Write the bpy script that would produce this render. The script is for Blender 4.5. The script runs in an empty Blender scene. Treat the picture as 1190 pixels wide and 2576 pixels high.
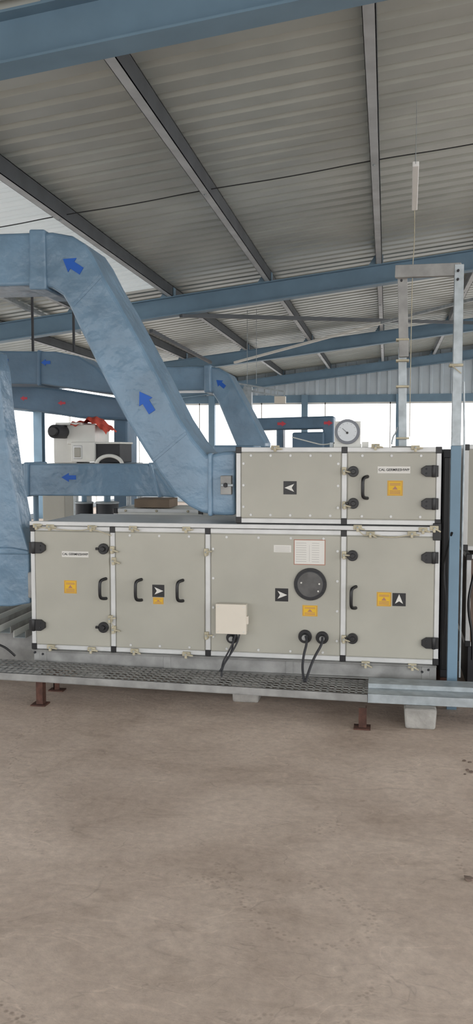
import bpy, bmesh, math, random
from mathutils import Vector, Matrix
random.seed(4)
sc=bpy.context.scene
# ---------------------------------------------------------------- camera
F=2200.0; W=1190; H=2576; CX=W/2; CY=H/2
CAM=Vector((0,0,1.6)); psi=math.radians(9.7); th=math.atan(158/F)
Fw=Vector((-math.sin(psi)*math.cos(th),math.cos(psi)*math.cos(th),-math.sin(th)))
Rv=Vector((math.cos(psi),math.sin(psi),0)); Up=Rv.cross(Fw)
cd=bpy.data.cameras.new('camera'); cam=bpy.data.objects.new('camera',cd); sc.collection.objects.link(cam)
m=Matrix((Rv,Up,-Fw)).transposed().to_4x4(); m.translation=CAM; cam.matrix_world=m
cd.sensor_fit='AUTO'; cd.sensor_width=36; cd.lens=F/H*36; cd.clip_end=300; cd.clip_start=0.05
sc.camera=cam
def ray(u,v): return Fw*F+Rv*(u-CX)+Up*(CY-v)
def onY(u,v,Y):
    r=ray(u,v); p=CAM+r*(Y/r.y); return p
def onZ(u,v,Z):
    r=ray(u,v); return CAM+r*((Z-CAM.z)/r.z)
# ---------------------------------------------------------------- materials
def mat(name,col,rough=.5,metal=0.,var=.08,scale=6.,bump=0.,bscale=20.,spec=None,col2=None):
    M=bpy.data.materials.new(name); M.use_nodes=True; N=M.node_tree.nodes; L=M.node_tree.links
    b=N['Principled BSDF']; b.inputs['Roughness'].default_value=rough; b.inputs['Metallic'].default_value=metal
    if spec is not None: b.inputs['Specular IOR Level'].default_value=spec
    tc=N.new('ShaderNodeTexCoord'); n=N.new('ShaderNodeTexNoise'); n.inputs['Scale'].default_value=scale; n.inputs['Detail'].default_value=6
    L.new(tc.outputs['Object'],n.inputs['Vector'])
    r=N.new('ShaderNodeValToRGB'); r.color_ramp.elements[0].position=.35; r.color_ramp.elements[1].position=.65
    c0=[max(0,c*(1-var*2)) for c in col] if col2 is None else col2
    c1=[min(1,c*(1+var*.6)) for c in col]
    r.color_ramp.elements[0].color=(*c0,1); r.color_ramp.elements[1].color=(*c1,1)
    L.new(n.outputs['Fac'],r.inputs['Fac']); L.new(r.outputs['Color'],b.inputs['Base Color'])
    if bump>0:
        n2=N.new('ShaderNodeTexNoise'); n2.inputs['Scale'].default_value=bscale; n2.inputs['Detail'].default_value=4
        L.new(tc.outputs['Object'],n2.inputs['Vector'])
        bp=N.new('ShaderNodeBump'); bp.inputs['Strength'].default_value=bump; bp.inputs['Distance'].default_value=.02
        L.new(n2.outputs['Fac'],bp.inputs['Height']); L.new(bp.outputs['Normal'],b.inputs['Normal'])
    return M
def s(r,g,b):
    f=lambda c:((c/255+.055)/1.055)**2.4 if c>10 else c/255/12.92
    return (f(r),f(g),f(b))
M_panel=mat('ahu_panel_paint',s(173,171,160),.42,0,.05,2.2)
M_alu=mat('aluminium_frame',s(208,209,208),.4,.15,.04,10)
M_black=mat('black_plastic',s(28,28,30),.4,0,.1)
M_dark=mat('dark_rubber',s(45,46,50),.6,0,.1)
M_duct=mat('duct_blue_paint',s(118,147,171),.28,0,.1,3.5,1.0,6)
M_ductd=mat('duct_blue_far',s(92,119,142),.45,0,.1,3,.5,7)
M_beam=mat('steel_blue_paint',s(112,140,160),.5,0,.06,3)
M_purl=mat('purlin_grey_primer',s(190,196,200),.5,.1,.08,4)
M_purld=mat('purlin_shade_and_dark_steel',s(76,80,84),.6,.2,.1,4)  # shade of the purlin web put into the colour; also dark brace steel
M_galv=mat('galvanised_steel',s(172,180,184),.45,.35,.12,14)
M_galvd=mat('galvanised_dusty',s(158,158,156),.6,.2,.14,9)
M_rust=mat('rusty_steel',s(92,62,52),.8,.1,.25,20)
M_conc=mat('concrete_block_grey',s(165,163,158),.9,0,.12,12,.6,30)
M_tan=mat('tan_clamp_plastic',s(192,184,160),.6,0,.1,20)
M_white=mat('white_paint',s(228,228,222),.45,0,.03)
M_cream=mat('cream_plastic',s(220,212,198),.4,0,.02)
M_yel=mat('yellow_sticker',s(222,178,34),.5,0,.03)
M_red=mat('red_marking',s(200,70,84),.6,0,.05)
M_redc=mat('red_cloth',s(205,80,62),.8,0,.1,20)
M_barr=mat('blue_arrow_paint',s(18,92,190),.5,0,.05)
M_label=mat('label_white',s(218,216,210),.5,0,.02)
M_lred=mat('label_border_brown',s(170,120,100),.5,0,.02)
M_grey=mat('grey_text',s(165,162,158),.6,0,.02)
M_glass=mat('porthole_glass',s(96,96,96),.12,0,.1,20)
M_gface=mat('gauge_face',s(205,210,214),.3,0,.02)
M_gring=mat('gauge_ring',s(95,98,104),.3,.3,.05)
M_card=mat('cardboard',s(128,112,96),.9,0,.08)
M_side=mat('wall_siding',s(186,198,206),.5,.0,.04,2)
M_tube=mat('tube_light_white',s(245,245,243),.4,0,.01)
M_brown=mat('brown_board',s(120,104,94),.8,0,.15)
# roof sheet
M_roof=mat('roof_sheet_foil',s(186,192,188),.36,.38,.08,1.2,.12,3)
M_sky=bpy.data.materials.new('translucent_roof_sheet'); M_sky.use_nodes=True
N=M_sky.node_tree.nodes; L=M_sky.node_tree.links
b=N['Principled BSDF']; b.inputs['Base Color'].default_value=(.75,.77,.77,1)
tr=N.new('ShaderNodeBsdfTranslucent'); tr.inputs['Color'].default_value=(.66,.68,.68,1)
mx=N.new('ShaderNodeMixShader'); mx.inputs[0].default_value=.46
L.new(b.outputs[0],mx.inputs[1]); L.new(tr.outputs[0],mx.inputs[2]); L.new(mx.outputs[0],N['Material Output'].inputs[0])
# floor
def floor_mat():
    M=bpy.data.materials.new('dusty_concrete_floor'); M.use_nodes=True; N=M.node_tree.nodes; L=M.node_tree.links
    b=N['Principled BSDF']; b.inputs['Roughness'].default_value=.75; b.inputs['Specular IOR Level'].default_value=.3
    tc=N.new('ShaderNodeTexCoord')
    def noise(sc_,det=8,rough=.6,dist=0,stretch=None,rot=.35):
        n=N.new('ShaderNodeTexNoise'); n.inputs['Scale'].default_value=sc_; n.inputs['Detail'].default_value=det; n.inputs['Roughness'].default_value=rough; n.inputs['Distortion'].default_value=dist
        if stretch:
            mp=N.new('ShaderNodeMapping'); mp.inputs['Scale'].default_value=stretch; mp.inputs['Rotation'].default_value=(0,0,rot)
            L.new(tc.outputs['Object'],mp.inputs[0]); L.new(mp.outputs[0],n.inputs['Vector'])
        else: L.new(tc.outputs['Object'],n.inputs['Vector'])
        return n
    def ramp(src,a,c0,bb,c1):
        r=N.new('ShaderNodeValToRGB'); r.color_ramp.elements[0].position=a; r.color_ramp.elements[1].position=bb
        r.color_ramp.elements[0].color=(*c0,1); r.color_ramp.elements[1].color=(*c1,1); L.new(src,r.inputs[0]); return r
    def mixc(t,f,a,b_):
        m_=N.new('ShaderNodeMix'); m_.data_type='RGBA'; m_.blend_type=t
        if isinstance(f,float): m_.inputs[0].default_value=f
        else: L.new(f,m_.inputs[0])
        L.new(a,m_.inputs[6]); L.new(b_,m_.inputs[7]); return m_.outputs[2]
    def mul(a,b_):
        m_=N.new('ShaderNodeMath'); m_.operation='MULTIPLY'; L.new(a,m_.inputs[0]); L.new(b_,m_.inputs[1]); return m_.outputs[0]
    def iso(src,pos):
        a_=N.new('ShaderNodeMath'); a_.operation='SUBTRACT'; L.new(src,a_.inputs[0]); a_.inputs[1].default_value=pos
        b2=N.new('ShaderNodeMath'); b2.operation='ABSOLUTE'; L.new(a_.outputs[0],b2.inputs[0]); return b2.outputs[0]
    base=ramp(noise(1.1,10,.66,.5).outputs[0],.3,s(176,159,146),.7,s(222,206,193)).outputs[0]
    fine=ramp(noise(26,8,.7).outputs[0],.3,(.82,.81,.80),.7,(1.1,1.09,1.07)).outputs[0]
    c=mixc('MULTIPLY',1.0,base,fine)
    st=ramp(noise(2.2,7,.6,1.2,(1,3,1)).outputs[0],.55,(1,1,1),.64,(.88,.87,.86)).outputs[0]
    c=mixc('MULTIPLY',.8,c,st)
    for (scl_,rt,pos,gain) in ((2.1,.2,.5,1.16),(1.5,1.9,.5,1.14),(2.6,1.0,.46,.80),(1.1,2.6,.55,.82),(3.4,.6,.5,.84)):
        n=noise(scl_,3,.4,.8,(1,2.2,1),rt).outputs[0]
        brr=ramp(noise(2.6+rt,3,.5).outputs[0],.5,(0,0,0),.58,(1,1,1)).outputs[0]
        ln=ramp(iso(n,pos),.0,(gain,gain,gain),.006,(1,1,1)).outputs[0]
        c=mixc('MULTIPLY',brr,c,ln)
    # sparse tyre tread prints: narrow bands of short irregular dents
    for (sc_,pos,rt,mo) in ((.62,.5,.4,.50),(.8,.44,2.2,.52)):
        band=ramp(iso(noise(sc_,1,.4,.2,(1,1,1),rt).outputs[0],pos),.006,(1,1,1),.010,(0,0,0)).outputs[0]
        keep=ramp(noise(1.3,2,.5,0,(1,1,1),rt).outputs[0],mo,(0,0,0),mo+.05,(1,1,1)).outputs[0]
        v=N.new('ShaderNodeTexVoronoi'); v.inputs['Scale'].default_value=48; L.new(tc.outputs['Object'],v.inputs['Vector'])
        vr=ramp(v.outputs['Distance'],.2,(.80,.79,.78),.45,(1.03,1.03,1.03)).outputs[0]
        c=mixc('MULTIPLY',mul(band,keep),c,vr)
    sp=ramp(noise(8,3,.5).outputs[0],.70,(1,1,1),.78,(.80,.77,.75)).outputs[0]
    c=mixc('MULTIPLY',1.0,c,sp)
    big=ramp(noise(.35,3,.5).outputs[0],.4,(.93,.92,.91),.6,(1.04,1.04,1.04)).outputs[0]
    c=mixc('MULTIPLY',1.0,c,big)
    L.new(c,b.inputs['Base Color'])
    bp=N.new('ShaderNodeBump'); bp.inputs['Strength'].default_value=.4; bp.inputs['Distance'].default_value=.01
    L.new(noise(30,8,.75).outputs[0],bp.inputs['Height'])
    bp2=N.new('ShaderNodeBump'); bp2.inputs['Strength'].default_value=.5; bp2.inputs['Distance'].default_value=.02
    L.new(noise(4,6,.6,.6).outputs[0],bp2.inputs['Height']); L.new(bp.outputs[0],bp2.inputs['Normal']); L.new(bp2.outputs[0],b.inputs['Normal'])
    return M
M_floor=floor_mat()
M_ground=mat('outside_ground',(.52,.5,.48),.9,0,.1,.3)
# ---------------------------------------------------------------- mesh helper
class B:
    def __init__(s_,name,parent=None,bevel=0,seg=2):
        s_.n=name; s_.p=parent; s_.bm=bmesh.new(); s_.m=[]; s_.bev=bevel; s_.seg=seg
    def mi(s_,M):
        if M not in s_.m: s_.m.append(M)
        return s_.m.index(M)
    def hexa(s_,pts,M):
        i=s_.mi(M); v=[s_.bm.verts.new(p) for p in pts]
        for f in ((0,3,2,1),(4,5,6,7),(0,1,5,4),(1,2,6,5),(2,3,7,6),(3,0,4,7)):
            s_.bm.faces.new([v[k] for k in f]).material_index=i
    def box(s_,x0,x1,y0,y1,z0,z1,M):
        if x0>x1:x0,x1=x1,x0
        if y0>y1:y0,y1=y1,y0
        if z0>z1:z0,z1=z1,z0
        s_.hexa([(x0,y0,z0),(x1,y0,z0),(x1,y1,z0),(x0,y1,z0),(x0,y0,z1),(x1,y0,z1),(x1,y1,z1),(x0,y1,z1)],M)
    def prism(s_,pts,y0,y1,M):  # pts (x,z)
        i=s_.mi(M)
        a=[s_.bm.verts.new((x,y0,z)) for x,z in pts]; c=[s_.bm.verts.new((x,y1,z)) for x,z in pts]
        n=len(pts)
        fs=[s_.bm.faces.new(a),s_.bm.faces.new(c[::-1])]
        for k in range(n): fs.append(s_.bm.faces.new((a[k],c[k],c[(k+1)%n],a[(k+1)%n])))
        for f in fs: f.material_index=i
        bmesh.ops.recalc_face_normals(s_.bm,faces=fs)
    def cyl(s_,c,ax,r,h,M,n=20,r2=None):
        i=s_.mi(M); r2=r if r2 is None else r2
        c=Vector(c); ax=Vector(ax).normalized(); t=Vector((0,0,1)) if abs(ax.z)<.9 else Vector((1,0,0))
        e1=ax.cross(t).normalized(); e2=ax.cross(e1)
        A=[s_.bm.verts.new(c-ax*h/2+(e1*math.cos(k*2*math.pi/n)+e2*math.sin(k*2*math.pi/n))*r) for k in range(n)]
        C=[s_.bm.verts.new(c+ax*h/2+(e1*math.cos(k*2*math.pi/n)+e2*math.sin(k*2*math.pi/n))*r2) for k in range(n)]
        fs=[s_.bm.faces.new(A),s_.bm.faces.new(C[::-1])]
        for k in range(n):
            f=s_.bm.faces.new((A[k],C[k],C[(k+1)%n],A[(k+1)%n])); f.smooth=True; fs.append(f)
        for f in fs: f.material_index=i
        bmesh.ops.recalc_face_normals(s_.bm,faces=fs)
    def bar(s_,p,q,w,d,M,up=(0,0,1)):
        p=Vector(p);q=Vector(q);ax=(q-p).normalized(); u=Vector(up)
        if abs(ax.dot(u))>.95: u=Vector((0,1,0))
        e1=ax.cross(u).normalized()*w/2; e2=e1.cross(ax).normalized()*d/2
        s_.hexa([p-e1-e2,p+e1-e2,q+e1-e2,q-e1-e2,p-e1+e2,p+e1+e2,q+e1+e2,q-e1+e2],M)
    def done(s_):
        bmesh.ops.recalc_face_normals(s_.bm,faces=s_.bm.faces)
        me=bpy.data.meshes.new(s_.n); s_.bm.to_mesh(me); s_.bm.free()
        for M in s_.m: me.materials.append(M)
        o=bpy.data.objects.new(s_.n,me); sc.collection.objects.link(o)
        if s_.bev:
            md=o.modifiers.new('bevel','BEVEL'); md.width=s_.bev; md.segments=s_.seg; md.limit_method='ANGLE'; md.angle_limit=math.radians(35)
        if s_.p: o.parent=s_.p
        return o
def empty(name):
    e=bpy.data.objects.new(name,None); e.empty_display_size=.1; sc.collection.objects.link(e); return e
def tube(name,pts,r,M,parent=None,smooth=True):
    c=bpy.data.curves.new(name,'CURVE'); c.dimensions='3D'; c.bevel_depth=r; c.bevel_resolution=3; c.resolution_u=8; c.use_fill_caps=True
    if smooth:
        sp=c.splines.new('NURBS'); sp.points.add(len(pts)-1)
        for k,p in enumerate(pts): sp.points[k].co=(*p,1)
        sp.order_u=3; sp.use_endpoint_u=True
    else:
        sp=c.splines.new('POLY'); sp.points.add(len(pts)-1)
        for k,p in enumerate(pts): sp.points[k].co=(*p,1)
    c.materials.append(M)
    o=bpy.data.objects.new(name,c); sc.collection.objects.link(o)
    if parent: o.parent=parent
    return o
def text(name,body,p,size,M,parent,bold=.0):
    c=bpy.data.curves.new(name,'FONT'); c.body=body; c.size=size; c.align_x='CENTER'; c.align_y='CENTER'; c.offset=bold; c.extrude=.0004
    c.materials.append(M); o=bpy.data.objects.new(name,c); sc.collection.objects.link(o)
    o.location=p; o.rotation_euler=(math.pi/2,0,0); o.parent=parent; return o
# ---------------------------------------------------------------- shell
YB=26.1; XL=-8.0; XR=9.0; YN=-4.5
o=B('floor'); o.box(XL,XR,YN,YB+.1,-.1,0,M_floor); o.done()
o=B('outside_ground'); o.box(-60,60,-50,80,-.16,-.11,M_ground); o.done()
zr=lambda X:3.85+.12*(X+.1)         # rafter bottom
RD=.27; PD=.15
# roof sheets: trapezoid ribs running along X
def roof(name,x0,x1,y0,y1,M,parent=None):
    o=B(name,parent); i=o.mi(M); prof=[]; p=.25; y=y0
    while y<y1-1e-6:
        prof+=[(y,0),(y+.15,0),(y+.172,.045),(y+.228,.045)]; y+=p
    prof.append((y1,0))
    xs=[x0+(x1-x0)*k/6 for k in range(7)]
    cols=[[o.bm.verts.new((X,yy,zr(X)+RD+PD+dz)) for yy,dz in prof] for X in xs]
    for a,b_ in zip(cols,cols[1:]):
        for k in range(len(prof)-1):
            f=o.bm.faces.new((a[k],a[k+1],b_[k+1],b_[k])); f.material_index=i
    ob=o.done(); md=ob.modifiers.new('t','SOLIDIFY'); md.thickness=.002; return ob
roof('ceiling',-3.25,XR+.3,YN,YB+.3,M_roof)
roof('roof_light_sheet',-4.45,-3.25,4.5,12.25,M_sky)
roof('ceiling_near',-4.45,-3.25,YN,4.5,M_roof); roof('ceiling_far',-4.45,-3.25,12.25,YB+.3,M_roof)
roof('ceiling_left',XL-.5,-4.45,YN,YB+.3,M_roof)
# purlins: C sections along Y
PX=[-7.35,-5.9,-4.45,-3.06,-1.66,-.13,1.3,2.7,4.1,5.5,6.9,8.3]
for X in PX:
    o=B('roof_purlin'); z=zr(X)+RD; 
    o.box(X-.04,X+.04,YN,YB,z,z+.006,M_purl)
    o.box(X+.034,X+.04,YN,YB,z,z+PD,M_purld)  # web coloured darker than the flanges to carry its shade
    o.box(X-.04,X+.04,YN,YB,z+PD-.006,z+PD,M_purl)
    o.box(X-.04,X-.036,YN,YB,z,z+.02,M_purl)
    for Y in (8.05,15.7,22.4):
        o.cyl((X-.01,Y,z-.006),(0,0,1),.012,.012,M_galv,8)
    o.done()
YR=[-3.0,4.56,12.35,19.2,25.8]
for k,Y in enumerate(YR):
    e=empty('steel_portal_frame'); o=B('rafter',e)
    def sl(y0,y1,d0,d1,M=M_beam,x0=XL,x1=XR):
        o.hexa([(x0,y0,zr(x0)+d0),(x1,y0,zr(x1)+d0),(x1,y1,zr(x1)+d0),(x0,y1,zr(x0)+d0),(x0,y0,zr(x0)+d1),(x1,y0,zr(x1)+d1),(x1,y1,zr(x1)+d1),(x0,y1,zr(x0)+d1)],M)
    sl(Y-.09,Y+.09,0,.014); sl(Y-.09,Y+.09,RD-.014,RD); sl(Y-.005,Y+.005,.014,RD-.014)
    for X in PX:
        o.box(X+.045,X+.055,Y-.06,Y+.06,zr(X)+RD,zr(X)+RD+.13,M_beam)
        o.prism([(X-.14,zr(X-.14)+RD),(X-.045,zr(X-.045)+RD),(X-.045,zr(X)+RD+.13)],Y-.085,Y-.078,M_beam)
    o.done()
    c=B('columns',e)
    for X in (XL+.1,XR-.1):
        c.box(X-.1,X+.1,Y-.1,Y-.085,0,zr(X),M_beam); c.box(X-.1,X+.1,Y+.085,Y+.1,0,zr(X),M_beam); c.box(X-.006,X+.006,Y-.085,Y+.085,0,zr(X),M_beam)
    c.done()
# back wall : siding + window band + dado
o=B('wall_back'); i=o.mi(M_side); x=XL; prof=[]
while x<XR: prof+=[(x,0),(x+.2,0),(x+.22,.04),(x+.28,.04)]; x+=.3
lo=[o.bm.verts.new((X,YB-d,3.2)) for X,d in prof]; hi=[o.bm.verts.new((X,YB-d,zr(X)+RD+PD)) for X,d in prof]
for k in range(len(prof)-1): o.bm.faces.new((lo[k],lo[k+1],hi[k+1],hi[k])).material_index=i
o.box(XL,XR,YB-.05,YB+.08,2.98,3.2,M_beam)
o.box(XL,XR,YB-.02,YB+.1,0,.9,M_side)
for X in (-7.9,-5.2,-2.4,.35,3,6,8.9): o.box(X-.09,X+.09,YB-.15,YB+.05,0,3.2,M_beam)
o.done()
o=B('window_1')
for k in range(9):
    X=XL+k*1.9+.5; o.box(X-.015,X+.015,YB,YB+.04,.9,3.0,M_white)
for z in (.9,2.95): o.box(XL,XR,YB,YB+.04,z-.02,z+.03,M_white)
o.done()
# left wall : low dado, head panel, open window band
o=B('wall_left')
o.box(XL-.08,XL,YN,YB,0,.12,M_side); o.box(XL-.08,XL,YN,YB,2.55,2.95,M_side); o.box(XL-.05,XL+.05,YN,YB,2.45,2.56,M_beam)
o.done()
o=B('window_2')
for k in range(16):
    Y=YN+k*2; o.box(XL-.04,XL,Y-.02,Y+.02,.1,2.5,M_white)
o.box(XL-.04,XL,YN,YB,1.2,1.24,M_white); o.done()
# sag rods & roof wire, braces
e=empty('roof_bracing')
for Y in (8.1,):
    tube('sag_rod',[(x,Y,zr(x)+RD+.06+(-.02 if k%2 else 0)) for k,x in enumerate([-4.4,-3.7,-3.06,-2.4,-1.66,-.9,-.13,.6,1.3,2.2])],.005,M_dark,e)
o=B('brace_angles',e)
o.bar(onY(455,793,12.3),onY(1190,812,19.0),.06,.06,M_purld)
o.bar(onY(590,912,19.1),onY(960,812,15.8),.045,.045,M_white)
o.bar(onY(960,812,15.8),onY(1250,738,13.0),.045,.045,M_galv)
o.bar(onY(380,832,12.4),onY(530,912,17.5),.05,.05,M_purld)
o.bar(onY(0,742,11.0),onY(200,838,14.5),.06,.06,M_galv)
o.done()
# tube light along Y
e=empty('tube_light'); o=B('batten',e,.006)
a=onY(1046,412,7.15); b_=onY(1043,524,8.35)
o.bar(a,b_,.05,.04,M_tube); o.done()
for k,p in enumerate((a,b_)): tube('hanger_%d'%k,[p,Vector((p.x,p.y,zr(p.x)+RD+PD+.03))],.002,M_galv,e,False)
p=b_; q=onY(1036,690,8.4)
tube('drop_wire',[p,(p+q)/2+Vector((.015,0,0)),q,q+Vector((0,0,-1.5))],.004,M_tan,e)
# ---------------------------------------------------------------- main AHU
YF=5.45; YD=.92
def at(u,v,y=YF): p=onY(u,v,y); return p
def scl(u,y=YF):
    p=onY(u,1450,y); return (p-CAM).dot(Fw)/F
ZB=.272; ZT=1.095; ZU0=1.135; ZU1=1.612
xx=lambda u:at(u,1450).x
XA,XE=xx(78),xx(1106); XU=xx(594)
def unit(b,x0,x1,y0,y1,z0,z1,divs,fr=.03,corner=True,panel=M_panel):
    # panels recessed inside aluminium frame
    e_=.006
    b.box(x0+e_,x1-e_,y0+e_,y1-e_,z0+e_,z1-e_,panel)
    for zz in (z0,z1-fr):
        b.box(x0,x1,y0,y0+fr,zz,zz+fr,M_alu); b.box(x0,x1,y1-fr,y1,zz,zz+fr,M_alu)
        b.box(x0,x0+fr,y0+fr,y1-fr,zz,zz+fr,M_alu); b.box(x1-fr,x1,y0+fr,y1-fr,zz,zz+fr,M_alu)
    for X in (x0,x1-fr):
        for Y in (y0,y1-fr): b.box(X,X+fr,Y,Y+fr,z0+fr,z1-fr,M_alu)
    for d in divs: b.box(d-fr*.55,d+fr*.55,y0-.001,y0+fr,z0+fr,z1-fr,M_alu)
    if corner:
        c=fr*1.25
        for X in [x0-.003,x1-c+.003]+[d-fr*.62 for d in divs]:
            w=c if X in (x0-.003,x1-c+.003) else fr*1.24
            b.box(X,X+w,y0-.004,y0+c,z0-.003,z0+c,M_black); b.box(X,X+w,y0-.004,y0+c,z1-c,z1+.003,M_black)
ahu=empty('air_handling_unit')
D=[xx(284),xx(523),xx(864)]
o=B('casing',ahu,.003,1)
unit(o,XA,XE,YF,YF+YD,ZB,ZT,D)
unit(o,XU,XE,YF,YF+YD,ZU0,ZU1,[D[2]])
o.box(XA,XE,YF-.012,YF+.02,ZT+.004,ZU0-.008,M_alu)   # joint rail
o.box(XA+.02,XU-.01,YF+.03,YF+YD-.01,ZT-.002,ZT+.014,M_alu)
o.box(XU,XE-.02,YF+.03,YF+YD-.02,ZT,ZU0,M_dark)
o.box(XE-.045,XE+.004,YF-.016,YF+.03,ZT-.05,ZU0+.015,M_black)
o.done()
# raised door/panel leaves
o=B('panels',ahu,.004,2)
def leaf(x0,x1,z0,z1): o.box(x0,x1,YF-.006,YF+.01,z0,z1,M_panel)
g=.022
xs=[XA+.03]+[d for d in D]+[XE-.03]
for k in range(4):
    leaf(xs[k]+(g if k else .004),xs[k+1]-(g if k<3 else .004),ZB+.034,ZT-.034)
leaf(XU+.034,D[2]-g,ZU0+.034,ZU1-.034); leaf(D[2]+g,XE-.034,ZU0+.034,ZU1-.034)
o.done()
# bolts
o=B('bolts',ahu)
def bolt(x,z): o.cyl((x,YF-.009,z),(0,1,0),.008,.008,M_alu,8)
def ring(x0,x1,z0,z1,nx,nz):
    for k in range(nx):
        X=x0+(x1-x0)*(k+.5)/nx; bolt(X,z0+.018); bolt(X,z1-.018)
    for k in range(nz):
        Z=z0+(z1-z0)*(k+.5)/nz; bolt(x0+.015,Z); bolt(x1-.015,Z)
for k,(nx,nz) in enumerate([(0,0),(3,0),(4,4),(0,0)]):
    if nx: ring(xs[k]+g,xs[k+1]-g,ZB+.034,ZT-.034,nx,nz)
ring(XU+.034,D[2]-g,ZU0+.034,ZU1-.034,5,3); ring(D[2]+g,XE-.034,ZU0+.034,ZU1-.034,3,0)
o.done()
YP=YF-.006
o=B('hinges',ahu,.006,2)
for u,v,sg in [(97,1377,1),(97,1571,1),(1081,1185,-1),(1081,1267,-1),(1081,1402,-1),(1081,1616,-1)]:
    p=at(u,v); k=scl(u); w=21*k; h=14*k
    o.prism([(p.x-sg*w,p.z-h),(p.x+sg*w*.45,p.z-h),(p.x+sg*w,p.z-h*.45),(p.x+sg*w,p.z+h*.45),(p.x+sg*w*.45,p.z+h),(p.x-sg*w,p.z+h)],YP-.022,YP,M_black)
    o.cyl((p.x-sg*w*.45,YP-.02,p.z),(0,0,1),.012,2*h+.004,M_black,12)
    for dz in (-.4,.4):
        o.cyl((p.x+sg*w*.4,YP-.024,p.z+dz*h),(0,1,0),.006,.006,M_dark,8)
o.done()
o=B('door_knobs',ahu,.003,2)
for u,v in [(262,1380),(262,1577),(889,1186),(889,1266),(887,1397),(887,1605)]:
    p=at(u,v); r=13.5*scl(u)
    o.cyl((p.x,YP-.01,p.z),(0,1,0),r,.02,M_black,24); o.cyl((p.x,YP-.028,p.z),(0,1,0),r*.45,.02,M_black,16)
    o.box(p.x-r*1.5,p.x-r*.7,YP-.02,YP-.004,p.z-.008,p.z+.008,M_black)
o.done()
for n,(u,v,h) in enumerate([(262,1480,50),(351,1483,52),(455,1485,52),(918,1226,54),(889,1502,54)]):
    p=at(u,v); k=scl(u); hh=h*k/2; off=-.012 
    tube('handle_%d'%n,[(p.x+.016,YP,p.z+hh),(p.x+.008,YP-.02,p.z+hh),(p.x+off,YP-.045,p.z+hh*.85),(p.x+off,YP-.05,p.z),(p.x+off,YP-.045,p.z-hh*.85),(p.x+.008,YP-.02,p.z-hh),(p.x+.016,YP,p.z-hh)],.0105,M_black,ahu)
# stickers
lab=B('labels',ahu)
def sticker(u,v,w,h,M,dy=.0015,at_y=YP):
    p=at(u,v); k=scl(u); lab.box(p.x-w*k/2,p.x+w*k/2,at_y-dy,at_y+.001,p.z-h*k/2,p.z+h*k/2,M); return p,k
def arrowsq(u,v,sz,d):
    p,k=sticker(u,v,sz,sz,M_black); r=sz*k*.42
    tri=[(1,0),(-.75,.72),(-.3,0),(-.75,-.72)]
    a={'r':0,'u':90,'l':180}[d]*math.pi/180
    lab.prism([(p.x+r*(x*math.cos(a)-z*math.sin(a)),p.z+r*(x*math.sin(a)+z*math.cos(a))) for x,z in tri],YP-.003,YP-.001,M_label)
arrowsq(730,1227,33,'l'); arrowsq(399,1486,31,'r'); arrowsq(709,1496,33,'r'); arrowsq(1004,1508,33,'u')
def yel(u,v,w,h,dark=True):
    p,k=sticker(u,v,w,h,M_yel)
    W_=w*k/2; H_=h*k/2
    for a0,a1,c0,c1 in ((-.9,.9,.88,.93),(-.9,.9,-.93,-.88),(-.93,-.88,-.9,.9),(.88,.93,-.9,.9)):
        lab.box(p.x+a0*W_,p.x+a1*W_,YP-.0025,YP-.001,p.z+c0*H_,p.z+c1*H_,M_lred)
    for r_ in (.6,.42,-.35,-.55,-.72): lab.box(p.x-.7*W_,p.x+.7*W_,YP-.0025,YP-.001,p.z+(r_-.04)*H_,p.z+(r_+.04)*H_,M_lred)
    lab.prism([(p.x-.35*W_,p.z-.18*H_),(p.x+.35*W_,p.z-.18*H_),(p.x,p.z+.3*H_)],YP-.0025,YP-.001,M_lred)
yel(178,1476,33,33); yel(399,1511,27,17); yel(994,1228,38,38); yel(966,1507,36,36); yel(780,1536,38,28)
p,k=sticker(190,1394,70,15,M_label); text('door_text','CAL GERMRESHWP',(p.x,YP-.0025,p.z),.0205,M_dark,ahu,.0003)
p,k=sticker(991,1182,80,17,M_label); text('door_text_b','CAL GERMRESHWP',(p.x,YP-.0025,p.z),.0215,M_dark,ahu,.0003)
p,k=sticker(711,1380,44,18,M_label)
for j in range(3): lab.box(p.x-.045,p.x+.045,YP-.003,YP-.001,p.z-.015+j*.012,p.z-.013+j*.012,M_grey)
p,k=sticker(779,1389,79,64,M_lred); sticker(779,1389,75,60,M_label,.0025)
for j in range(9):
    zz_=p.z-.06+j*.0145; lab.box(p.x-.085,p.x-.02,YP-.0035,YP-.001,zz_,zz_+.002,M_grey); lab.box(p.x+.015,p.x+.06,YP-.0035,YP-.001,zz_,zz_+.002,M_grey)
lab.box(p.x-.001,p.x,YP-.0035,YP-.001,p.z-.06,p.z+.045,M_grey)
lab.done()
# porthole
o=B('inspection_porthole',ahu,.003,2); p=at(781,1469); k=scl(781); R=41*k
o.cyl((p.x,YP-.006,p.z),(0,1,0),R,.014,M_black,40); o.cyl((p.x,YP-.014,p.z),(0,1,0),R*.86,.006,M_dark,40); o.cyl((p.x,YP-.018,p.z),(0,1,0),R*.78,.004,M_glass,40)
for j in range(8):
    a=j*math.pi/4+.2; o.cyl((p.x+R*.92*math.cos(a),YP-.015,p.z+R*.92*math.sin(a)),(0,1,0),.004,.006,M_dark,8)
for dx,dz in ((-.6,.1),(.55,-.4),(.62,.05)): o.cyl((p.x+dx*R*.9,YP-.022,p.z+dz*R),(0,1,0),.006,.006,M_label,8)
o.done()
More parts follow.
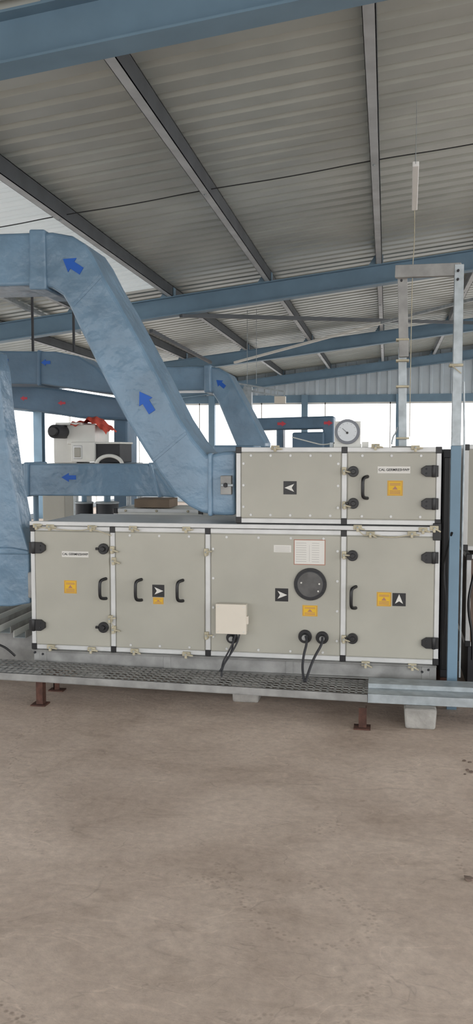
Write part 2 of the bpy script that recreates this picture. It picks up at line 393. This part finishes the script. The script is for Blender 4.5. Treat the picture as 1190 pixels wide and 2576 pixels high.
# junction box
o=B('junction_box',ahu,.008,3); p=at(587,1551); k=scl(587)
w=36*k; h=35*k
o.box(p.x-w,p.x+w,YP-.05,YP,p.z-h,p.z+h,M_cream); o.box(p.x-w-.006,p.x+w+.006,YP-.085,YP-.045,p.z-h-.006,p.z+h+.006,M_cream)
o.box(p.x+w,p.x+w+.018,YP-.08,YP-.05,p.z-.03,p.z+.02,M_cream)
for dx in (-1,1):
    for dz in (-1,1): o.cyl((p.x+dx*(w-.01),YP-.087,p.z+dz*(h-.01)),(0,1,0),.005,.004,M_label,10)
o.done()
o=B('cable_glands',ahu,.002,1)
for u,v,r in ((585,1603,15),(768,1600,17),(811,1603,16)):
    q=at(u,v); r*=scl(u); o.cyl((q.x,YP-.008,q.z),(0,1,0),r,.016,M_black,24); o.cyl((q.x,YP-.025,q.z),(0,1,0),r*.55,.03,M_black,16); o.cyl((q.x,YP-.045,q.z),(0,1,0),r*.42,.02,M_galvd,12)
o.done()
def cab(n,pp,r=.0055,M=M_dark): tube(n,[onY(u,v,y) for u,v,y in pp],r,M,ahu)
cab('cable_a',[(603,1590,5.38),(602,1605,5.36),(585,1640,5.34),(562,1668,5.31),(556,1700,5.28)])
cab('cable_b',[(594,1590,5.38),(592,1605,5.36),(575,1640,5.34),(556,1672,5.31),(558,1702,5.28)])
cab('cable_c',[(585,1603,5.40),(588,1620,5.36),(580,1645,5.35),(566,1668,5.31),(552,1690,5.28)])
cab('cable_d',[(769,1601,5.39),(774,1612,5.36),(763,1650,5.33),(760,1690,5.28),(766,1715,5.24)],.008)
cab('cable_e',[(811,1604,5.39),(812,1618,5.36),(792,1650,5.33),(776,1690,5.28),(769,1715,5.24)],.008)
# clamps
o=B('panel_clamps',ahu,.003,1)
def clamp(u,v,vert=False):
    q=at(u,v); a=.02; random.seed(u*7+v)
    w_,h_=(.026,.014) if not vert else (.014,.022)
    o.box(q.x-w_,q.x+w_,YF-.022,YF-.002,q.z-h_,q.z+h_,M_tan)
    o.box(q.x-.008,q.x+.008,YF-.036,YF-.01,q.z-.026,q.z+.008,M_tan)
    o.cyl((q.x,YF-.038,q.z),(0,1,0),.006,.008,M_galv,8)
    t=random.uniform(-.6,.6); o.bar((q.x,YF-.03,q.z),(q.x+.045*math.cos(t),YF-.02,q.z+.03*math.sin(t)-.008),.01,.01,M_tan)
for u,v in [(95,1322),(128,1324),(232,1326),(336,1328),(470,1330),(900,1326),(932,1342),(1036,1342),(1064,1332),(130,1626),(232,1632),(340,1636),(470,1644),(920,1668),(1037,1674),(693,1126),(945,1122),(1045,1126),(1092,1328)]: clamp(u,v)
for u,v in [(284,1382),(288,1410),(520,1388),(521,1597),(279,1555),(288,1582),(866,1184),(867,1270),(866,1395),(865,1606)]: clamp(u,v,True)
o.done()
# thin straps/ropes along the top rail
tube('cord_a',[at(95,1326,YF-.03),at(190,1338,YF-.03),at(235,1328,YF-.03),at(280,1348,YF-.03)],.003,M_tan,ahu)
tube('cord_b',[at(900,1332,YF-.03),at(915,1350,YF-.03),at(930,1342,YF-.03),at(990,1356,YF-.03),at(1036,1344,YF-.03)],.003,M_tan,ahu)
tube('cord_c',[at(284,1548,YF-.03),at(276,1565,YF-.03),at(292,1580,YF-.03),at(280,1595,YF-.03)],.003,M_tan,ahu)
# base channel
o=B('base_frame',ahu,.003,1)
o.box(XA+.01,XE-.01,YF+.005,YF+.015,.175,ZB-.002,M_galvd); o.box(XA+.01,XE-.01,YF-.03,YF+.06,ZB-.01,ZB-.003,M_galvd); o.box(XA+.01,XE-.01,YF-.03,YF+.06,.17,.178,M_galvd)
for X in [XA+.05,XA+.9,XA+1.7,XE-.1]: o.box(X,X+.05,YF,YF+YD,.17,ZB-.003,M_galvd)
o.box(XA+.01,XE-.01,YF+YD-.06,YF+YD,.17,ZB-.003,M_galvd)
for u,v in ((88,1641),(108,1645),(1078,1685),(1062,1690)):
    q=at(u,v); o.cyl((q.x,YF-.0,min(q.z,.25)),(0,1,0),.008,.02,M_dark,8)
o.done()
# gauge on top
g_=empty('pressure_gauge'); o=B('gauge_body',g_,.006,2); p=onY(874,1086,5.55); k=scl(874,5.55)
o.box(p.x-34*k,p.x+34*k,5.55,5.62,ZU1,ZU1+.022,M_white); o.box(p.x-32*k,p.x+32*k,5.56,5.60,ZU1,p.z+26*k,M_white)
o.cyl((p.x,5.555,p.z),(0,1,0),31*k,.04,M_gring,40); o.cyl((p.x,5.532,p.z),(0,1,0),24*k,.012,M_gface,40)
o.cyl((p.x,5.525,p.z-3*k),(0,1,0),3*k,.01,M_black,12); o.bar((p.x,5.524,p.z-3*k),(p.x-12*k,5.524,p.z+8*k),.0025,.0025,M_black)
for j in range(9):
    a=math.radians(-30+j*30); o.bar((p.x+19*k*math.cos(a),5.5245,p.z+19*k*math.sin(a)),(p.x+22*k*math.cos(a),5.5245,p.z+22*k*math.sin(a)),.002,.002,M_grey)
o.box(p.x-44*k,p.x-35*k,5.56,5.62,ZU1,ZU1+.03,M_galv); o.box(p.x+36*k,p.x+52*k,5.56,5.6,ZU1,ZU1+.035,M_white)
o.done()
tube('gauge_hose',[(p.x-30*k,5.6,ZU1+.03),(p.x-60*k,5.65,ZU1+.012),(p.x-90*k,5.7,ZU1+.03),onY(735,1100,5.8)],.004,M_white,g_)
tube('gauge_tap',[onY(985,1118,5.6),onY(988,1098,5.6),onY(996,1090,5.6),onY(1000,1075,5.6)],.005,M_galv,g_)
# ---------------------------------------------------------------- cable tray in front, legs, blocks
TY0,TY1=5.08,5.40
tz=lambda x:.205-.014*(x+2.6)   # tray floor height
e=empty('perforated_cable_tray'); o=B('tray_deck',e)
xl,xr=-3.4,xx(930)-.0
def q4(x0,x1,y0,y1,M,dz=0):
    o.hexa([(x0,y0,tz(x0)+dz-.002),(x1,y0,tz(x1)+dz-.002),(x1,y1,tz(x1)+dz-.002),(x0,y1,tz(x0)+dz-.002),(x0,y0,tz(x0)+dz),(x1,y0,tz(x1)+dz),(x1,y1,tz(x1)+dz),(x0,y1,tz(x0)+dz)],M)
rows=6; rw=(TY1-TY0)/rows
for r_ in range(rows+1):
    yc=TY0+r_*rw; q4(xl,xr,max(TY0,yc-.012),min(TY1,yc+.012),M_galvd)
x=xl; 
while x<xr-.01:
    q4(x,x+.014,TY0,TY1,M_galvd); x+=.042
for y in (TY0,TY1-.003):
    o.hexa([(xl,y,tz(xl)-.045),(xr,y,tz(xr)-.045),(xr,y+.003,tz(xr)-.045),(xl,y+.003,tz(xl)-.045),(xl,y,tz(xl)+.0),(xr,y,tz(xr)+.0),(xr,y+.003,tz(xr)+.0),(xl,y+.003,tz(xl)+.0)],M_galvd)
o.hexa([(xl,TY0-.0,tz(xl)-.047),(xr,TY0,tz(xr)-.047),(xr,TY0+.03,tz(xr)-.047),(xl,TY0+.03,tz(xl)-.047),(xl,TY0,tz(xl)-.044),(xr,TY0,tz(xr)-.044),(xr,TY0+.03,tz(xr)-.044),(xl,TY0+.03,tz(xl)-.044)],M_galvd)
o.done()
e=empty('steel_channel_beam'); o=B('channel',e,.002,1)
x0,x1=xr+.002,1.6
o.box(x0,x1,TY0,TY0+.004,.12,.175,M_galv); o.box(x0,x1,TY0,TY1,.171,.175,M_galv); o.box(x0,x1-.9,TY0+.12,TY0+.26,.175,.205,M_galv); o.box(x0,x1,TY1-.004,TY1,.1,.175,M_galv)
o.done()
def leg(u,v):
    p=onZ(u,v,0); o=B('rusty_support_leg'); top=tz(p.x)-.049
    o.box(p.x-.022,p.x+.022,p.y-.003,p.y+.003,0,top,M_rust); o.box(p.x+.016,p.x+.022,p.y,p.y+.05,0,top,M_rust); o.box(p.x-.05,p.x+.045,p.y-.03,p.y+.06,0,.008,M_rust)
    return o.done()
leg(100,1774); leg(912,1833)
o=B('rusty_support_leg'); p=onZ(142,1738,0); o.box(p.x-.02,p.x+.02,p.y,p.y+.006,0,.165,M_rust); o.box(p.x-.02,p.x-.014,p.y,p.y+.04,0,.165,M_rust); o.box(p.x-.05,p.x+.05,p.y-.02,p.y+.05,0,.008,M_rust); o.done()
def block(u0,u1,v,h,dpt=.2):
    a=onZ(u0,v,0); c=onZ(u1,v,0); o=B('concrete_block',None,.012,2)
    o.prism([(a.x+.008,0),(c.x-.008,0),(c.x,h),(a.x,h)],a.y,a.y+dpt,M_conc); o.done()
block(582,655,1766,.128,.25); block(1016,1098,1833,.118,.2)
# supports behind carrying base frame
for X in (XA+.3,-1.2,XE-.35):
    o=B('concrete_block',None,.01,2); o.box(X-.1,X+.1,5.75,6.0,0,.169,M_conc); o.done()
# ---------------------------------------------------------------- ducts
def P(Y,pts): return [(onY(u,v,Y).x,onY(u,v,Y).z) for u,v in pts]
def duct(b,Y,dy,pts,M): b.prism(P(Y,pts),Y,Y+dy,M)
def arrow(b,u,v,ang,ln,wd,Y,M):
    p=onY(u,v,Y); k=scl(u,Y); L_=ln*k; w=wd*k; a=math.radians(ang)
    sh=[(.5,0),(.0,.5),(.0,.24),(-.5,.24),(-.5,-.24),(0,-.24),(0,-.5)]
    b.prism([(p.x+(x*L_)*math.cos(a)-(z*w)*math.sin(a),p.z+(x*L_)*math.sin(a)+(z*w)*math.cos(a)) for x,z in sh],Y-.004,Y+.001,M)
e=empty('supply_air_duct'); o=B('duct_body',e,.022,3)
duct(o,5.52,.45,[(-160,592),(75,584),(130,583),(180,592),(212,612),(234,645),(262,700),(300,764),(340,838),(400,952),(450,1050),(488,1108),(520,1145),(560,1136),(592,1134),
 (592,1297),(540,1296),(505,1289),(475,1274),(440,1245),(405,1198),(362,1130),(322,1065),(282,990),(242,912),(202,830),(175,772),(157,742),(130,724),(90,717),(-160,724)],M_duct)
o.done()
o=B('duct_collars',e,.014,3)
duct(o,5.50,.49,[(72,576),(112,576),(116,728),(72,728)],M_duct)
duct(o,5.50,.49,[(522,1140),(534,1138),(534,1300),(522,1298)],M_duct)
o.done()
o=B('duct_seams',e,.001,1)
duct(o,5.517,.02,[(252,690),(256,697),(186,771),(182,764)],M_duct)
duct(o,5.517,.02,[(466,1086),(470,1092),(386,1163),(382,1157)],M_duct)
o.done()
o=B('duct_arrows',e); arrow(o,182,667,147,56,40,5.518,M_barr); arrow(o,367,1011,122,60,40,5.518,M_barr); o.done()
o=B('damper_bracket',e,.003,1); 
p=onY(570,1220,5.5); o.box(p.x-.035,p.x+.035,5.47,5.52,p.z-.06,p.z+.06,M_galvd); o.cyl((p.x,5.465,p.z),(0,1,0),.015,.02,M_dark,10); o.box(p.x-.03,p.x+.05,5.46,5.47,p.z-.008,p.z+.008,M_galv); o.done()
e=empty('return_air_duct'); o=B('duct_body',e,.02,3)
duct(o,5.55,.2,[(-180,872),(-14,882),(-4,930),(8,1050),(30,1200),(52,1320),(72,1385),(76,1518),(30,1526),(-180,1528)],M_duct)
duct(o,5.53,.24,[(-180,1372),(30,1378),(72,1386),(72,1396),(-180,1392)],M_duct)
p=onY(70,1475,5.5); o.box(p.x-.02,p.x+.03,5.54,5.6,p.z-.09,p.z+.09,M_galvd)
o.done()
e=empty('insulated_air_duct'); o=B('duct_body',e,.02,2)
duct(o,7.3,.4,[(30,1167),(372,1167),(392,1185),(440,1252),(405,1249),(30,1247)],M_duct); duct(o,7.28,.44,[(58,1163),(72,1163),(72,1250),(58,1250)],M_duct); duct(o,7.28,.44,[(372,1163),(380,1165),(405,1252),(396,1252)],M_duct)
o.done(); o=B('duct_arrows',e); arrow(o,173,1201,180,38,22,7.3,M_barr); o.done()
tube('duct_stand',[onY(90,1247,7.5),Vector((onY(90,1247,7.5).x,7.5,0))],.025,M_beam,e,False)
e=empty('insulated_air_duct'); o=B('duct_body',e,.03,2)
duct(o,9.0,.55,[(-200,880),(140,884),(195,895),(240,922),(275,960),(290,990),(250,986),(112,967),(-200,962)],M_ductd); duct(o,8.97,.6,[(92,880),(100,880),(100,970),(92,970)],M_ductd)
o.done(); o=B('duct_arrows',e); arrow(o,115,912,180,24,16,8.998,M_barr); arrow(o,10,907,180,22,16,8.998,M_barr); o.done()
for u in (83,186): tube('hanger_rod_%d'%u,[onY(u,884,9.3),Vector((onY(u,884,9.3).x,9.3,zr(onY(u,884,9.3).x)+.4))],.015,M_dark,e,False)
e=empty('return_air_duct'); o=B('duct_body',e,.03,2)
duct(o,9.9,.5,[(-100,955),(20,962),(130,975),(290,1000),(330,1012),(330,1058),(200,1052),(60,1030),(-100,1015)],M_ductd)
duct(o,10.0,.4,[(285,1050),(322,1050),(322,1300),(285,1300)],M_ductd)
o.done(); o=B('duct_arrows',e); arrow(o,155,1014,180,20,12,9.9,M_red); arrow(o,60,1002,180,18,12,9.9,M_red); o.done()
e=empty('supply_air_duct'); o=B('duct_body',e,.03,2)
duct(o,12.6,.6,[(250,925),(515,920),(550,925),(575,940),(592,970),(640,1060),(668,1115),(668,1127),(640,1127),(597,1127),(575,1075),(548,1010),(535,990),(515,982),(250,985)],M_duct)
duct(o,12.55,.7,[(512,916),(530,916),(532,988),(512,988)],M_duct)
o.done(); o=B('duct_arrows',e); arrow(o,555,965,140,28,20,12.6,M_barr); o.done()
e=empty('insulated_air_duct'); o=B('duct_body',e,.03,2)
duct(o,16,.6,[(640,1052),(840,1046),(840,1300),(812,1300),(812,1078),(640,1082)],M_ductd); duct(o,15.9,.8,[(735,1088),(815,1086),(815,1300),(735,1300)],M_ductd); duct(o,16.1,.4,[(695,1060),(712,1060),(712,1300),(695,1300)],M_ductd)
o.done(); o=B('duct_arrows',e); arrow(o,709,1066,0,22,14,15.99,M_red); arrow(o,826,1064,0,22,14,15.99,M_red); o.done()
e=empty('insulated_air_duct'); o=B('duct_body',e,.02,2)
duct(o,8.6,.5,[(536,1120),(640,1120),(640,1330),(536,1330)],M_duct); o.done()
# ---------------------------------------------------------------- neighbouring AHUs
e=empty('air_handling_unit'); o=B('casing',e,.003,1)
x0=onY(300,1290,6.75).x
unit(o,x0,.3,6.6,7.1,.2,1.135,[x0+.7,x0+1.3],panel=M_white); 
for k in range(6): X=x0+.1+k*.25; o.cyl((X,6.595,1.12),(0,1,0),.01,.02,M_tan,8)
o.box(x0,.3,6.65,7.05,.0,.2,M_galvd); o.done()
e=empty('air_handling_unit'); o=B('casing',e,.003,1); x0=onY(1166,1250,5.95).x
unit(o,x0,x0+1.8,5.95,6.8,.93,1.63,[x0+.9]); unit(o,x0+.03,x0+1.8,5.97,6.8,.28,.90,[x0+.9],panel=M_brown); o.box(x0+.05,x0+1.8,6.0,6.8,0,.28,M_dark)
o.done()
tube('loop_hose',[onY(1194,1440,5.85),onY(1180,1490,5.8),onY(1178,1540,5.8),onY(1190,1600,5.8),onY(1188,1660,5.8)],.009,M_black,e)
e=empty('air_handling_unit'); o=B('casing',e,.003,1); x0=onY(600,1250,12.6).x
unit(o,x0,x0+2.6,12.5,13.4,.3,1.0,[x0+1,x0+1.8]); unit(o,x0,x0+2.6,12.5,13.4,1.03,1.57,[x0+1.5]); o.box(x0,x0+2.6,12.5,13.4,0,.3,M_galvd); o.done()
# dark side panel
o=B('electrical_control_panel',None,.006,2); a=onY(1113,1300,5.62).x; c=onY(1131,1300,5.62).x
o.box(a,c+.06,5.62,6.3,.15,1.6,M_dark); o.box(a+.004,c,5.615,5.625,.2,1.55,M_black); o.box(a,c+.06,5.62,6.3,0,.15,M_rust); o.done()
# frame above the unit
e=empty('cable_support_frame'); o=B('frame_posts',e,.002,1)
def cpost(u,Y,z0,z1,M,w=.055):
    X=onY(u,1100,Y).x; o.box(X-w/2,X+w/2,Y,Y+.004,z0,z1,M); o.box(X-w/2,X-w/2+.004,Y,Y+.04,z0,z1,M); o.box(X+w/2-.004,X+w/2,Y,Y+.04,z0,z1,M); return X
zt=onY(1080,672,5.5).z
a=cpost(1148,5.44,1.62,zt,M_galv); 
o.box(a-.03,a+.03,5.43,5.47,0,1.62,M_beam)
X1=onY(1013,1110,5.6).x
# left post, leaning a little, made of two stacked channels
tp=onY(1012,690,5.6); bt=Vector((X1,5.6,ZU1+.003)); 
o.bar(bt,(bt*.42+tp*.58),.05,.04,M_galv,(0,1,0)); o.bar(bt*.48+tp*.52+Vector((.008,-.03,0)),tp+Vector((.0,-.03,0)),.058,.045,M_galvd,(0,1,0))
o.bar(onY(995,684,5.52),onY(1160,678,5.46),.04,.075,M_galvd)
o.box(X1-.07,X1+.07,5.56,5.66,ZU1,ZU1+.008,M_galvd)
for f_ in (.05,.35,.5,.62): 
    q=bt.lerp(tp,f_); o.box(q.x-.04,q.x+.04,q.y-.06,q.y+.03,q.z-.006,q.z+.006,M_tan)
q=onY(1148,918,5.42); o.box(q.x-.04,q.x+.04,5.42,5.49,q.z-.008,q.z+.008,M_tan); o.bar((q.x-.03,5.42,q.z),(q.x+.03,5.42,q.z-.05),.006,.006,M_tan)
for u,v in ((1153,680),(1010,705),(1152,702)):
    q=onY(u,v,5.42); o.cyl((q.x,5.425,q.z),(0,1,0),.008,.02,M_dark,8)
o.done()
tube('thin_conduit',[onY(1167,960,5.45),onY(1168,1115,5.45),Vector((onY(1167,1115,5.45).x,5.45,.2))],.006,M_galv,e,False)
tube('power_cable',[onY(1137,1340,5.42),onY(1118,1400,5.55),onY(1116,1450,5.5),onY(1124,1520,5.5),onY(1118,1600,5.5)],.007,M_black,e)
# ---------------------------------------------------------------- white machine at left-back
e=empty('dehumidifier_unit'); o=B('machine_body',e,.012,2); Y=9.4
def bx(u0,u1,v0,v1,y0,y1,M):
    a=onY(u0,v0,Y); c=onY(u1,v1,Y); o.box(a.x,c.x,y0,y1,c.z,a.z,M)
bx(168,240,1068,1118,Y,Y+.5,M_white); bx(186,246,1112,1162,Y-.1,Y+.4,M_white); bx(192,215,1120,1155,Y-.11,Y-.09,M_alu); bx(195,212,1126,1150,Y-.12,Y-.1,M_panel)
bx(246,306,1116,1164,Y-.06,Y+.4,M_dark); bx(240,308,1112,1117,Y-.08,Y+.42,M_white)
bx(130,190,1088,1165,Y+.05,Y+.5,M_white)
bx(186,330,1165,1175,Y-.1,Y+.5,M_galv)
a=onY(150,1086,Y-.1); o.cyl((a.x,Y-.1,a.z),(0,1,0),.075,.35,M_dark,24); o.cyl((a.x,Y-.29,a.z),(0,1,0),.055,.05,M_black,24)
a=onY(168,1070,Y); o.box(a.x-.12,a.x+.2,Y-.05,Y+.4,a.z,a.z+.03,M_white)
for u in (192,325):
    a=onY(u,1175,Y); o.box(a.x-.025,a.x+.025,Y-.05,Y+.0,0,a.z,M_galv); o.box(a.x-.025,a.x+.025,Y+.4,Y+.45,0,a.z,M_galv)
a=onY(150,1165,Y+.3); o.box(a.x-.12,a.x+.15,Y+.06,Y+.4,0,a.z,M_panel)
o.done()
pts=[onY(275+34*math.cos(t),1172-26*math.sin(t),Y-.2) for t in [k*math.pi/8 for k in range(9)]]
tube('fan_ring',pts,.02,M_white,e)
# crumpled red cloth
o=B('red_cloth',e); i=o.mi(M_redc); a=onY(180,1064,Y-.02); c=onY(270,1082,Y-.02); nx,ny=26,12
g2=[]
for k in range(nx+1):
    row=[]
    for j in range(ny+1):
        t=k/nx; hgt=a.z+.012+.055*math.exp(-((t-.5)/.16)**2)+.01*math.sin(k*1.1+j*.7)+.008*math.sin(j*1.7-k*.5)
        if t>.72: hgt-=.35*(t-.72)
        if j<2: hgt-=.02*(2-j)
        row.append(o.bm.verts.new((a.x+(c.x-a.x)*t,Y-.07+.4*j/ny+.008*math.sin(k),hgt)))
    g2.append(row)
for k in range(nx):
    for j in range(ny):
        f=o.bm.faces.new((g2[k][j],g2[k+1][j],g2[k+1][j+1],g2[k][j+1])); f.material_index=i; f.smooth=True
o.done()
# pumps/tanks under the cross duct
for u,w in ((212,22),(270,28)):
    o=B('storage_drum',None,.008,2); Y=8.4; a=onY(u,1266,Y); r=w*scl(u,Y)
    o.cyl((a.x,Y,a.z/2),(0,0,1),r,a.z,M_dark,28); o.cyl((a.x,Y,a.z+.006),(0,0,1),r*1.06,.02,M_galv,28); o.cyl((a.x,Y,a.z+.05),(0,0,1),r*.3,.09,M_beam,16)
    for zz_ in (.3,.6): o.cyl((a.x,Y,zz_),(0,0,1),r*1.04,.02,M_dark,28)
    o.done()
o=B('cardboard_box',None,.004,1); a=onY(345,1272,6.8); c=onY(432,1250,6.8); o.box(a.x,c.x,6.72,7.0,1.136,1.2,M_card); o.box(a.x,(a.x+c.x)/2-.003,6.72,7.0,1.2,1.204,M_card); o.box((a.x+c.x)/2+.003,c.x,6.72,7.0,1.2,1.204,M_card); o.done()
# left stack of channels
o=B('steel_channel_stack',None,.002,1)
for j in range(7):
    X=-2.48-.11*j; z=.30+.03*(j%3)
    o.box(X-.045,X+.045,5.62,7.8,z,z+.004,M_galv); o.box(X-.045,X-.041,5.62,7.8,z,z+.05,M_white); o.box(X+.041,X+.045,5.62,7.8,z,z+.05,M_galvd)
o.box(-3.3,-2.4,5.8,5.9,0,.3,M_galvd); o.box(-3.3,-2.4,7.5,7.6,0,.3,M_galvd); o.done()
tube('floor_cable',[onY(-60,1600,5.3),onY(0,1622,5.3),onY(22,1634,5.3),onY(38,1650,5.32)],.007,M_black)
# distant ladder tray / bracket
e=empty('hanging_cable_ladder'); o=B('ladder',e)
a=onY(600,965,15); c=onY(715,985,15)
for dz in (0,-.09): o.bar(a+Vector((0,0,dz)),c+Vector((0,0,dz)),.03,.03,M_galv)
for k in range(8): q=a.lerp(c,k/7); o.bar(q,q+Vector((0,0,-.09)),.02,.02,M_galv)
q=onY(705,1000,15); o.box(q.x-.1,q.x+.09,14.98,15.1,q.z-.1,q.z+.02,M_cream)
for u in (622,645): q=onY(u,965,15); o.bar(q,Vector((q.x,15,zr(q.x)+.4)),.008,.008,M_galv)
q=onY(622,965,15); o.box(q.x-.06,q.x+.08,14.95,15.1,q.z-.5,q.z-.05,M_galv)
o.done()
# small floor debris
for (u,v,r_) in ((1180,2213,.022),(1168,1915,.012),(1182,1918,.01),(1176,1938,.012),(1186,1943,.014),(1170,1948,.008)):
    o=B('floor_debris'); p=onZ(u,v,0); i=o.mi(M_brown)
    r0=bmesh.ops.create_icosphere(o.bm,subdivisions=1,radius=r_)
    for vv in r0['verts']:
        vv.co*=random.uniform(.7,1.2); vv.co.z*=.35; vv.co+=Vector((p.x,p.y,r_*.25))
    o.done()
# ---------------------------------------------------------------- light
w=bpy.data.worlds.new('sky'); sc.world=w; w.use_nodes=True
bg=w.node_tree.nodes['Background']; bg.inputs[0].default_value=(.985,.99,1,1); bg.inputs[1].default_value=3.0
sc.view_settings.view_transform='Standard'; sc.view_settings.exposure=0.1
